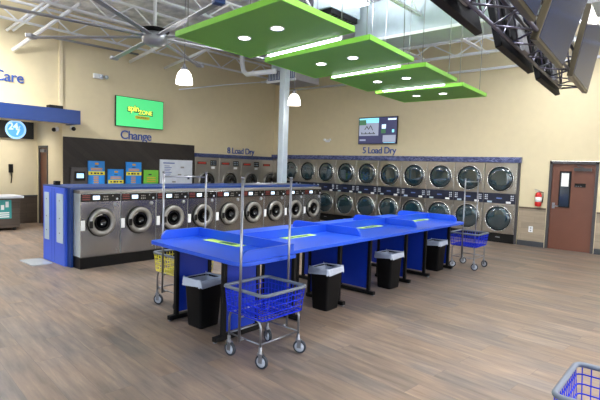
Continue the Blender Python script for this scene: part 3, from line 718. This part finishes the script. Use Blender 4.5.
# ------------------------------------------------------------------ washer island
XW, Y0, PW, NW = -7.71, 3.39, 0.698, 9
YE = Y0 + PW*NW
tag(MB().box(-8.45, Y0-0.0, 0, XW+0.0, YE, 0.185).build('washer_plinth', M['black'], bevel=0.004), 'long black plinth under the row of washers', 'plinth')
o = thing('island_bulkhead', 'blue bulkhead behind the washers with pale access panels on its end', 'bulkhead', (0, 0, 0))
MB().box(-8.60, Y0, 0, -8.52, YE+0.12, 1.31).build('centre_wall', M['blue_dark'], o)
MB().box(-8.99, Y0, 0, -8.93, YE+0.12, 1.31).build('back_wall', M['blue_dark'], o)
MB().box(-8.99, YE+0.02, 0, -7.95, YE+0.12, 1.31).build('far_end_wall', M['blue_dark'], o)
tc_ = MB()
for (a_, b_, c_, d_) in ((-9.03, Y0-0.09, -7.90, 9.18), (-9.03, 9.18, -8.92, 9.42), (-8.68, 9.18, -7.90, 9.42), (-9.03, 9.42, -7.90, YE+0.14)): tc_.box(a_, b_, 1.325, c_, d_, 1.345)
tc_.build('top_cap', M['blue_dark'], o)
MB().box(-7.95, Y0-0.07, 1.306, -7.905, YE+0.12, 1.325).build('fascia', M['blue_dark'], o)
MB().box(-8.08, Y0-0.05, 0, -7.95, Y0-0.008, 1.325).build('end_return', M['blue_dark'], o)
MB().box(-9.0, Y0-0.09, 0, -8.09, Y0-0.008, 1.325).build('end_panel', M['blue_cab'], o, bevel=0.006)
for x0, x1 in ((-8.92, -8.72), (-8.40, -8.14)):
    pn = MB().box(x0, Y0-0.100, 0.38, x1, Y0-0.09, 1.22).build('access_panel', M['strip'], o, bevel=0.004)
    g = MB()
    for z in (0.55, 0.8, 1.1): g.lathe([(0.01, 0), (0.01, 0.006)], ((x0+x1)/2, Y0-0.099, z), 'y', 10)
    g.build('lock', M['frame'], pn)
g = MB()
for x in (-8.62, -8.50): g.box(x-0.002, Y0-0.093, 0.03, x+0.002, Y0-0.09, 1.30)
g.build('panel_seam', M['seam'], o)
o = thing('card_reader', 'small dark card reader on top of the blue island end', 'card reader', (-8.78, 3.45, 1.345))
MB().box(-0.06, -0.04, 0, 0.06, 0.04, 0.07).build('case', M['blackm'], o, bevel=0.006)
MB().box(-0.04, -0.045, 0.03, 0.04, -0.04, 0.06).build('display', M['navy'], o)

w0 = thing('washing_machine', '', 'washing machine', (0,0,0), 0, 'front load washers in the island row')
W = PW/2 - 0.004
MB().box(-0.68, -W, 0.19, 0.0, W, 1.255).build('cabinet', M['steel'], w0, bevel=0.008)
# rounded steel top visor
MB().prism([(-0.68, 1.255), (-0.012, 1.255), (-0.002, 1.275), (-0.03, 1.30), (-0.68, 1.305)], -W, W, Matrix(((1,0,0,0),(0,0,1,0),(0,1,0,0),(0,0,0,1)))).build('top_visor', M['ring'], w0)
MB().box(-0.39, -W-0.003, 0.20, -0.01, -W, 1.25).build('side_skin', M['side'], w0)
cp = MB(FX).box(-W+0.005, 1.115, 0, W-0.005, 1.245, 0.014).build('control_panel', M['black'], w0, bevel=0.003)
MB(FX).box(-0.145, 1.15, 0.014, -0.03, 1.215, 0.018).build('display', M['scr_white'], cp)
g = MB(FX)
for zz in (1.145, 1.18, 1.21): g.box(-0.32, zz, 0.014, -0.19, zz+0.018, 0.016)
g.build('program_list', M['ink_red'], cp)
g = MB(FX)
for k in range(3): g.box(0.03+k*0.035, 1.14, 0.014, 0.05+k*0.035, 1.165, 0.016); g.box(0.04+k*0.03, 1.185, 0.014, 0.055+k*0.03, 1.21, 0.016)
g.box(0.19, 1.20, 0.014, 0.21, 1.22, 0.016)
g.build('buttons', M['ring'], cp)
MB(FX).lathe([(0.018, 0.014), (0.018, 0.022)], (0.275, 1.155, 0), 'z', 14).build('start_button', M['poster_white'], cp)
MB(FX).lathe([(0.035, 0.0), (0.035, 0.015), (0.025, 0.022)], (0.245, 1.06, 0), 'z', 20).build('badge', M['grey'], w0)
MB(FX).box(-W+0.005, 0.64, 0, -W+0.075, 0.81, 0.003).build('instruction_sticker', M['paper'], w0)
MB(FX).lathe([(0.012, 0), (0.012, 0.004)], (0.27, 0.27, 0), 'z', 12).build('lock', M['ring'], w0)
MB(FX).ring([(0.246, 0.0), (0.246, 0.018), (0.222, 0.022), (0.222, 0.0)], (0.0, 0.765, 0), 'z', 40).build('door_gasket', M['black'], w0)
dr = MB(FX).ring([(0.232, 0.02), (0.228, 0.05), (0.205, 0.065), (0.165, 0.06), (0.148, 0.045), (0.145, 0.02)], (0.008, 0.765, 0), 'z', 44).build('door_ring', M['ring'], w0)
MB(FX).lathe([(0.15, 0.022), (0.14, 0.03), (0.09, 0.012), (0.001, 0.0055)], (0.008, 0.765, 0), 'z', 32).build('door_glass', M['drum'], dr)
MB(FX).ring([(0.100, 0.028), (0.108, 0.036), (0.116, 0.032), (0.11, 0.022)], (0.008, 0.765, 0), 'z', 32).build('inner_rim', M['blackm'], dr)
g = MB(FX); g.box(-0.225, 0.68, 0.055, -0.165, 0.80, 0.075); g.build('door_handle', M['black'], dr, bevel=0.008)
for k in range(NW):
    o = w0 if k == 0 else copy_tree(w0)
    o.location = (XW, Y0 + PW*(k+0.5), 0)
    o['label'] = 'steel front load washer with white sticker, ' + ('next to the blue end cabinet' if k == 0 else 'last of the row, farthest from the end cabinet' if k == NW-1 else ORD[k] + ' in the row from the blue end cabinet')

# ------------------------------------------------------------------ stacked dryers on the right wall
YD, PD, ND = YR-0.08, 0.826, 10
d0 = thing('stacked_dryer', '', 'dryer', (0,0,0), 0, 'stacked dryers along the right wall')
W = PD/2 - 0.003
MB(FY).box(-W, 0.245, -0.85, W, 2.105, 0.0).build('cabinet', M['steel_dry'], d0, bevel=0.006)
MB(FY).box(-W, 0.0, -0.80, W, 0.24, -0.02).build('toe_kick', M['black'], d0)
MB(FY).box(-0.05, 0.13, -0.02, 0.06, 0.15, -0.017).build('maker_plate', M['grey'], d0)
for zc, rr in ((1.67, 0.345), (0.63, 0.345)):
    MB(FY).box(-W+0.012, zc-0.372, 0, W-0.012, zc+0.372 if zc < 1 else zc+0.42, 0.012).build('door_panel', M['steel_dry'], d0, bevel=0.006)
    rg = MB(FY).ring([(rr, 0.012), (rr, 0.035), (rr-0.010, 0.043), (rr-0.026, 0.04), (rr-0.030, 0.012)], (0, zc, 0), 'z', 48).build('door_ring', M['ringd'], d0)
    MB(FY).ring([(rr-0.030, 0.012), (rr-0.030, 0.036), (rr-0.042, 0.03), (rr-0.044, 0.012)], (0, zc, 0), 'z', 48).build('gasket', M['blackm'], rg)
    MB(FY).lathe([(rr-0.042, 0.02), (rr-0.044, 0.028), (rr-0.13, 0.034), (rr-0.22, 0.037), (0.001, 0.038)], (0, zc, 0), 'z', 40).build('door_glass', M['dglass'], rg)
    MB(FY).box(W-0.028, zc-0.27, 0.012, W-0.012, zc+0.27, 0.03).build('door_pull', M['ringd'], d0, bevel=0.003)
cp = MB(FY).box(-W+0.004, 1.03, 0, W-0.004, 1.292, 0.022).build('control_panel', M['navy'], d0, bevel=0.004)
g = MB(FY)
for sx in (-0.37, 0.29):
    for k in range(2):
        for j in range(3): g.box(sx+k*0.045, 1.12+j*0.05, 0.022, sx+0.028+k*0.045, 1.148+j*0.05, 0.025)
g.build('keypad', M['poster_white'], cp)
MB(FY).box(-0.07, 1.15, 0.022, 0.07, 1.18, 0.024).build('maker_plate', M['ink_blue'], cp)
MB(FY).box(-0.30, 1.04, 0.022, -0.18, 1.085, 0.025).build('name_label', M['strip'], d0)
MB(FY).box(0.18, 1.04, 0.022, 0.30, 1.09, 0.025).build('coin_label', M['paper'], d0)
XD = -3.75
for k in range(ND):
    o = d0 if k == 0 else copy_tree(d0)
    o.location = (XD - PD*(k+0.5), YD, 0)
    o['label'] = 'stacked steel dryer with two round doors, ' + ('nearest the brown door' if k == 0 else 'in the corner at the far left end' if k == ND-1 else ORD[k] + ' from the brown door end')
struct(MB().box(-3.748, YR-0.07, 0, -3.70, YR+0.3, 2.095).build('trim_16', M['frame']))
struct(MB().box(XL+0.055, YR-0.06, 0, XD-PD*ND-0.003, YR+0.3, 2.11).build('trim_17', M['steel_dry']))

# 8 load dryers on the left wall
e0 = thing('large_dryer', '', 'dryer', (0,0,0), 0, 'large dryers along the left wall')
PE = 0.985; W = PE/2-0.003
MB(FX).box(-W, 0.20, -0.95, W, 2.03, 0.05).build('cabinet', M['steel_dry'], e0, bevel=0.008)
MB(FX).box(-W, 0, -0.9, W, 0.195, 0.03).build('toe_kick', M['black'], e0)
dp = MB(FX).box(-0.40, 1.80, 0.05, -0.04, 1.88, 0.056).build('time_display', M['black'], e0)
MB(FX).box(-0.37, 1.815, 0.056, -0.07, 1.865, 0.058).build('display_digits', M['scr_led_red'], dp)
cp = MB(FX).box(0.12, 1.76, 0.05, 0.37, 1.94, 0.058).build('control_panel', M['black'], e0, bevel=0.003)
g = MB(FX)
for k in range(3):
    for j in range(2): g.box(0.15+k*0.07, 1.80+j*0.07, 0.058, 0.18+k*0.07, 1.83+j*0.07, 0.060)
g.build('buttons', M['strip'], cp)
MB(FX).box(0.16, 1.66, 0.05, 0.30, 1.73, 0.06).build('coin_label', M['paper'], e0)
rg = MB(FX).ring([(0.36, 0.05), (0.36, 0.085), (0.33, 0.10), (0.30, 0.09), (0.30, 0.05)], (0, 1.22, 0), 'z', 44).build('door_ring', M['ring'], e0)
MB(FX).lathe([(0.305, 0.06), (0.29, 0.075), (0.15, 0.06), (0.001, 0.055)], (0, 1.22, 0), 'z', 36).build('door_glass', M['drum'], rg)
MB(FX).box(-W+0.05, 0.28, 0.05, W-0.05, 0.78, 0.056).build('lower_panel', M['steel'], e0)
for k in range(4):
    o = e0 if k == 0 else copy_tree(e0)
    o.location = (XL, 9.18 + PE*(k+0.5), 0)
    o['label'] = 'large steel dryer with red display, ' + ['beside the white information board', 'second from the information board', 'third from the information board', 'partly hidden behind the white column'][k]

# ------------------------------------------------------------------ folding tables
def sticker(o, x, y, sx, sy, z, rz):
    T = Matrix.Translation((x, y, z)) @ Matrix.Rotation(rz, 4, 'Z')
    s = MB(T).box(-sx/2, -sy/2, 0, sx/2, sy/2, 0.002).build('sticker', M['sticker'], o)
    g = MB(T); g.box(-sx*0.1, -sy*0.3, 0.002, sx*0.3, sy*0.3, 0.003); g.build('sticker_print', M['ink_green'], s)
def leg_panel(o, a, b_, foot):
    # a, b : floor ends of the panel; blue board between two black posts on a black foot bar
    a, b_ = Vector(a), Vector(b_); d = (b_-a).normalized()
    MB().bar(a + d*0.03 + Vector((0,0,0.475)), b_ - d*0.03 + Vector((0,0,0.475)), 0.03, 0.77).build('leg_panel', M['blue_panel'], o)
    f_ = MB()
    for p in (a, b_): f_.box(p.x-0.024, p.y-0.024, 0.04, p.x+0.024, p.y+0.024, 0.86)
    f_.bar(a - d*foot + Vector((0,0,0.035)), b_ + d*foot*0.4 + Vector((0,0,0.035)), 0.06, 0.05)
    f_.bar(a + Vector((0,0,0.835)), b_ + Vector((0,0,0.835)), 0.05, 0.05)
    lg = f_.build('leg_frame', M['blackm'], o, bevel=0.006)
    for p in (a - d*(foot-0.02), b_ + d*(foot*0.4-0.02)): MB().lathe([(0.022, 0), (0.022, 0.012), (0.008, 0.014), (0.008, 0.03)], (p.x, p.y, 0), 'z', 12).build('levelling_foot', M['chrome'], lg)
def lip_poly(L, h=0.105, r=0.09, both=(1, 0)):
    # side outline of a raised lip, in (u, v): rounded upper corners
    pts = [(0, 0), (L, 0)]
    n = 6
    if both[1]: pts += [(L - r + r*math.cos(a), h - r + r*math.sin(a)) for a in [PI/2*k/n for k in range(n+1)]]
    else: pts.append((L, h))
    if both[0]: pts += [(r + r*math.cos(a), h - r + r*math.sin(a)) for a in [PI/2 + PI/2*k/n for k in range(n+1)]]
    else: pts.append((0, h))
    return pts
ZT = 0.90
o = thing('folding_table', 'blue folding table set crosswise at the near end, rimmed on three sides', 'table', (0,0,0), 0, 'blue folding tables')
cp_ = [(x, y + 0.07*(-3.15-x)/1.7 if y < 3.2 else y) for x, y in rounded(-4.86, 2.86, -3.19, 3.62, 0.13, corners=(0,0,0.5,1))]
MB().prism(cp_, ZT-0.04, ZT).build('tabletop', M['blue'], o, bevel=0.005)
T = Matrix.Translation((-4.84, 3.07, ZT)) @ Matrix(((0,0,1,0),(1,0,0,0),(0,1,0,0),(0,0,0,1)))
MB(T).prism(lip_poly(0.55), 0, 0.03).build('side_lip', M['blue'], o)
T = Matrix.Translation((-3.25, 2.90, ZT)) @ Matrix(((0,0,1,0),(1,0,0,0),(0,1,0,0),(0,0,0,1)))
MB(T).prism(lip_poly(0.69), 0, 0.03).build('side_lip', M['blue'], o)
MB().box(-4.84, 3.59, ZT, -3.22, 3.62, ZT+0.105).build('back_lip', M['blue'], o)
leg_panel(o, (-4.55, 3.10, 0), (-4.55, 3.56, 0), 0.10); leg_panel(o, (-3.66, 3.06, 0), (-3.66, 3.52, 0), 0.12)
sticker(o, -4.2, 3.50, 0.62, 0.14, ZT, 0)
ys = [3.625, 5.30, 6.90, 8.47]; legs = [(4.08, 4.98), (5.71, 6.77), (7.45, 8.40)]
lb = ['blue two-sided folding table directly behind the crosswise one', 'blue two-sided folding table, middle of the long row', 'blue two-sided folding table at the far end by the dryers']
X0, X1 = -4.93, -3.35
for k in range(3):
    a, b_ = ys[k], ys[k+1]-0.004
    o = thing('folding_table', lb[k], 'table', (0,0,0), 0, 'blue folding tables')
    MB().prism(rounded(X0, a, X1, b_, 0.08, corners=((1,1,0,0) if k == 2 else (0,0,0,0))), ZT-0.04, ZT).build('tabletop', M['blue'], o, bevel=0.005)
    MB().box(-4.11, a+0.002, ZT, -4.08, b_-0.03, ZT+0.105).build('centre_lip', M['blue'], o)
    T = Matrix.Translation((X0+0.20, b_, ZT)) @ FY
    MB(T).prism(lip_poly(X1-X0-0.36, both=(1, 1)), 0.0, 0.03).build('cross_lip', M['blue'], o)
    for y in legs[k]:
        leg_panel(o, (-3.62, y, 0), (-4.12, y, 0), 0.10)
        leg_panel(o, (-4.86, y, 0), (-4.36, y, 0), 0.10)
    sticker(o, -4.0, (4.58, 6.28, 7.95)[k], 0.13, 0.60, ZT, 0)
    sticker(o, -4.19, (4.58, 6.28, 7.95)[k], 0.13, 0.60, ZT, 0)

# ------------------------------------------------------------------ trash bins
b0 = thing('trash_bin', '', 'trash bin', (0,0,0), 0, 'black bins under the tables')
def rr_ring(sx, sy, z, r, n=5): return [Vector((x, y, z)) for x, y in rounded(-sx, -sy, sx, sy, r, n)]
def loft(m_, rings, cap0=True, cap1=True):
    n = len(rings[0]); vs = [v for r in rings for v in r]
    fs = [(i*n+k, i*n+(k+1)%n, (i+1)*n+(k+1)%n, (i+1)*n+k) for i in range(len(rings)-1) for k in range(n)]
    if cap0: fs.append(tuple(range(n))[::-1])
    if cap1: fs.append(tuple((len(rings)-1)*n+k for k in range(n)))
    return m_.add(vs, fs, True)
BX = Matrix.Diagonal((1.14, 1.08, 0.96, 1))
loft(MB(BX), [rr_ring(0.10, 0.12, 0, 0.025), rr_ring(0.103, 0.123, 0.02, 0.025), rr_ring(0.125, 0.15, 0.52, 0.03), rr_ring(0.132, 0.157, 0.535, 0.03), rr_ring(0.132, 0.157, 0.555, 0.03),
            rr_ring(0.120, 0.145, 0.555, 0.028), rr_ring(0.098, 0.118, 0.03, 0.025)]).build('bin_body', M['blackm'], b0)
rnd = random.Random(3); rings = []
for (sx, sy, z, jit) in ((0.092, 0.112, 0.10, 0.003), (0.100, 0.122, 0.30, 0.003), (0.110, 0.134, 0.50, 0.003), (0.121, 0.146, 0.562, 0.006), (0.134, 0.159, 0.572, 0.010), (0.139, 0.164, 0.550, 0.006), (0.139, 0.164, 0.52, 0.009), (0.138, 0.164, 0.488, 0.014)):
    rg = rr_ring(sx, sy, z, 0.03, 7)
    rings.append([v + Vector((rnd.uniform(0, jit) * (1 if v.x > 0 else -1), rnd.uniform(0, jit) * (1 if v.y > 0 else -1), rnd.uniform(-jit, jit) * 1.4)) for v in rg])
loft(MB(BX), rings, True, False).build('bin_liner', M['liner'], b0)
for k, (x, y, rz, lbl) in enumerate(((-4.20, 3.22, 0.03, 'black bin with white liner under the crosswise table'),
                                (-3.65, 4.74, 0.04, 'black bin with ragged white liner right behind the front blue cart'),
                                (-3.66, 6.33, -0.03, 'black bin with white liner under the middle of the long row'),
                                (-3.74, 8.12, 0.02, 'black bin with white liner under the far end table'))):
    o = b0 if k == 0 else copy_tree(b0); o.location = (x, y, 0); o.rotation_euler = (0, 0, rz); o['label'] = lbl

# ------------------------------------------------------------------ laundry carts
def cart(loc, rz, wire, label):
    o = thing('laundry_cart', label, 'laundry cart', (loc[0], loc[1], 0), rz, 'wire laundry carts')
    zt, zb = 0.665, 0.435; a, b_ = 0.272, 0.288; c_, d_ = 0.248, 0.268
    rim = MB()
    path = [(x, y, zt) for x, y in rounded(-a, -b_, a, b_, 0.05, 5)]
    rim.tube(path, 0.016, 10, True); rim.build('bumper_rim', M['rim'], o)
    g = MB()
    for f_ in (0.0, 0.25, 0.5, 0.75):
        sx, sy, z = c_+(a-c_)*f_, d_+(b_-d_)*f_, zb+(zt-zb)*f_
        g.tube([(x, y, z) for x, y in rounded(-sx, -sy, sx, sy, 0.04, 4)], 0.0045 if f_ else 0.006, 6, True)
    nx, ny = 10, 12
    for k in range(nx+1):
        u = -1 + 2*k/nx; g.tube([(u*(a-0.03), -b_, zt), (u*(c_-0.02), -d_, zb), (u*(c_-0.02), d_, zb), (u*(a-0.03), b_, zt)], 0.0036, 5)
    for k in range(ny+1):
        u = -1 + 2*k/ny; g.tube([(-a, u*(b_-0.03), zt), (-c_, u*(d_-0.02), zb), (c_, u*(d_-0.02), zb), (a, u*(b_-0.03), zt)], 0.0036, 5)
    g.build('wire_basket', M[wire], o)
    fr = MB(); wx, wy = 0.212, 0.255
    for sy in (-1, 1):
        pts = [(-wx, sy*wy, 0.16), (-wx, sy*wy, 0.37), (-wx+0.015, sy*wy, 0.41), (-wx+0.05, sy*wy, 0.428), (wx-0.05, sy*wy, 0.428), (wx-0.015, sy*wy, 0.41), (wx, sy*wy, 0.37), (wx, sy*wy, 0.16)]
        fr.tube(pts, 0.011, 8); fr.tube([(-wx, sy*wy, 0.215), (wx, sy*wy, 0.215)], 0.008, 8)
    for sx in (-1, 1):
        fr.tube([(sx*wx, -wy, 0.215), (sx*wx, wy, 0.215)], 0.008, 8); fr.tube([(sx*(wx-0.04), -wy, 0.428), (sx*(wx-0.04), wy, 0.428)], 0.008, 8)
    fr.build('frame', M['chrome'], o)
    rd = random.Random(label)
    for sx in (-1, 1):
        for sy in (-1, 1):
            an = rd.uniform(-0.5, 0.5) + (0.9 if rd.random() < 0.5 else 0.1)
            T = Matrix.Translation((sx*wx, sy*wy, 0)) @ Matrix.Rotation(an, 4, 'Z')
            cs = MB(T); cs.lathe([(0.016, 0.19), (0.016, 0.15), (0.024, 0.145), (0.024, 0.13)], (0,0,0), 'z', 12)
            cs.box(-0.02, -0.022, 0.125, 0.03, 0.022, 0.135)
            for s2 in (-1, 1): cs.box(-0.005, s2*0.020-0.0025, 0.055, 0.035, s2*0.020+0.0025, 0.13)
            cc = cs.build('caster', M['chrome'], o)
            w_ = MB(T); w_.ring([(0.062, -0.014), (0.065, -0.008), (0.065, 0.008), (0.062, 0.014), (0.048, 0.014), (0.048, -0.014)], (0.018, 0, 0.065), 'y', 24)
            w_.build('tyre', M['rubber'], cc)
            w_ = MB(T); w_.lathe([(0.012, -0.016), (0.048, -0.010), (0.048, 0.010), (0.012, 0.016)], (0.018, 0, 0.065), 'y', 24); w_.build('wheel_hub', M['hub'], cc)
    for s_ in (-1, 1):
        p_ = MB(); p_.tube([(0, s_*0.318, 0.20), (0, s_*0.318, 1.68)], 0.0125, 10)
        p_.tube([(0, s_*0.318, 1.68), (0, s_*0.318, 1.70)], 0.016, 10); p_.tube([(0, s_*0.255, 0.215), (0, s_*0.318, 0.215)], 0.01, 8); p_.tube([(0, s_*0.255, 0.428), (0, s_*0.318, 0.428)], 0.01, 8); p_.build('pole', M['chrome'], o)
    MB().tube([(0, -0.318, 1.635), (0, 0.318, 1.635)], 0.010, 8).build('hanging_bar', M['chrome'], o)
    return o
cart((-3.125, 3.12), 0, 'wire_blue', 'blue wire laundry cart with double pole rack in front of the tables')
cart((-5.0, 3.52), 0, 'wire_yellow', 'yellow wire laundry cart with pole rack behind the crosswise table')
cart((-3.42, 8.87), 0, 'wire_blue', 'blue wire laundry cart with pole rack beyond the far table end')
cart((-0.27, 2.95), 0, 'wire_blue', 'blue wire laundry cart corner at the lower right picture edge')

# ------------------------------------------------------------------ counter and mat at the left
o = thing('service_counter', 'dark wood counter with white top and teal sheet at the left edge', 'counter', (-13.0, 0, 0))
MB().box(-0.75, 2.0, 0.07, 0, 4.22, 0.80).build('counter_body', M['nookwains'], o, bevel=0.005)
MB().prism(rounded(-0.8, 1.95, 0.06, 4.33, 0.12), 0.80, 0.85).build('counter_top', M['poster_white'], o, bevel=0.008)
for x, y in ((-0.08, 4.12), (-0.65, 4.12), (-0.08, 2.1), (-0.65, 2.1)):
    MB().lathe([(0.04, 0), (0.045, 0.02), (0.03, 0.07)], (x, y, 0), 'z', 14).build('counter_foot', M['black'], o)
s = MB(FX).box(3.35, 0.30, 0.0, 4.03, 0.76, 0.006).build('printed_sheet', M['teal'], o)
g = MB(FX)
for k, z in enumerate((0.33, 0.38, 0.43)): g.box(3.4, z, 0.006, 3.98, z+0.03, 0.008)
for k in range(6): g.box(3.4+k*0.1, 0.52+0.06*(k%2), 0.006, 3.47+k*0.1, 0.56+0.08*(k%3), 0.008)
g.build('sheet_print', M['paper'], s)
tag(MB().prism(rounded(-9.05, 2.92, -8.45, 3.26, 0.04), 0.0, 0.012).build('floor_mat', M['mat']), 'pale clear mat lying on the floor at the blue island end', 'floor mat')

# ------------------------------------------------------------------ camera
cam = bpy.data.cameras.new('camera'); cam.lens = 469.8/600*36; cam.sensor_width = 36; cam.clip_start = 0.05; cam.clip_end = 300
co = bpy.data.objects.new('camera', cam); col.objects.link(co); bpy.context.scene.camera = co
f = 469.8
Yd = Vector((412, -19, f)).normalized(); Xd = -Vector((-538, -50.5, f)).normalized(); Xd = (Xd - Yd*Xd.dot(Yd)).normalized()
Zd = -Xd.cross(Yd)
if Zd.y > 0: Zd = -Zd
def cw(v): return Vector((Xd.dot(v), Yd.dot(v), Zd.dot(v)))
r, u, bk = cw(Vector((1,0,0))), cw(Vector((0,-1,0))), cw(Vector((0,0,-1)))
co.matrix_world = Matrix(((r.x,u.x,bk.x,0),(r.y,u.y,bk.y,0),(r.z,u.z,bk.z,1.8),(0,0,0,1)))

# ------------------------------------------------------------------ world and view
wd = bpy.data.worlds.new('world'); bpy.context.scene.world = wd; wd.use_nodes = True
N, L = wd.node_tree.nodes, wd.node_tree.links
bg = N['Background']; sky = N.new('ShaderNodeTexSky'); sky.sky_type = 'NISHITA'; sky.sun_disc = False
sky.sun_elevation = math.radians(38); sky.sun_rotation = math.radians(60); sky.dust_density = 2.5
mix = N.new('ShaderNodeMix'); mix.data_type = 'RGBA'; mix.inputs[0].default_value = 0.55; mix.inputs[7].default_value = (3.2, 3.4, 3.6, 1)
L.new(sky.outputs[0], mix.inputs[6]); L.new(mix.outputs[2], bg.inputs[0]); bg.inputs[1].default_value = 1.3
sc_ = bpy.context.scene
sc_.view_settings.view_transform = 'Standard'; sc_.view_settings.look = 'None'; sc_.view_settings.gamma = 1
sc_.view_settings.use_curve_mapping = False; sc_.view_settings.exposure = 0.13
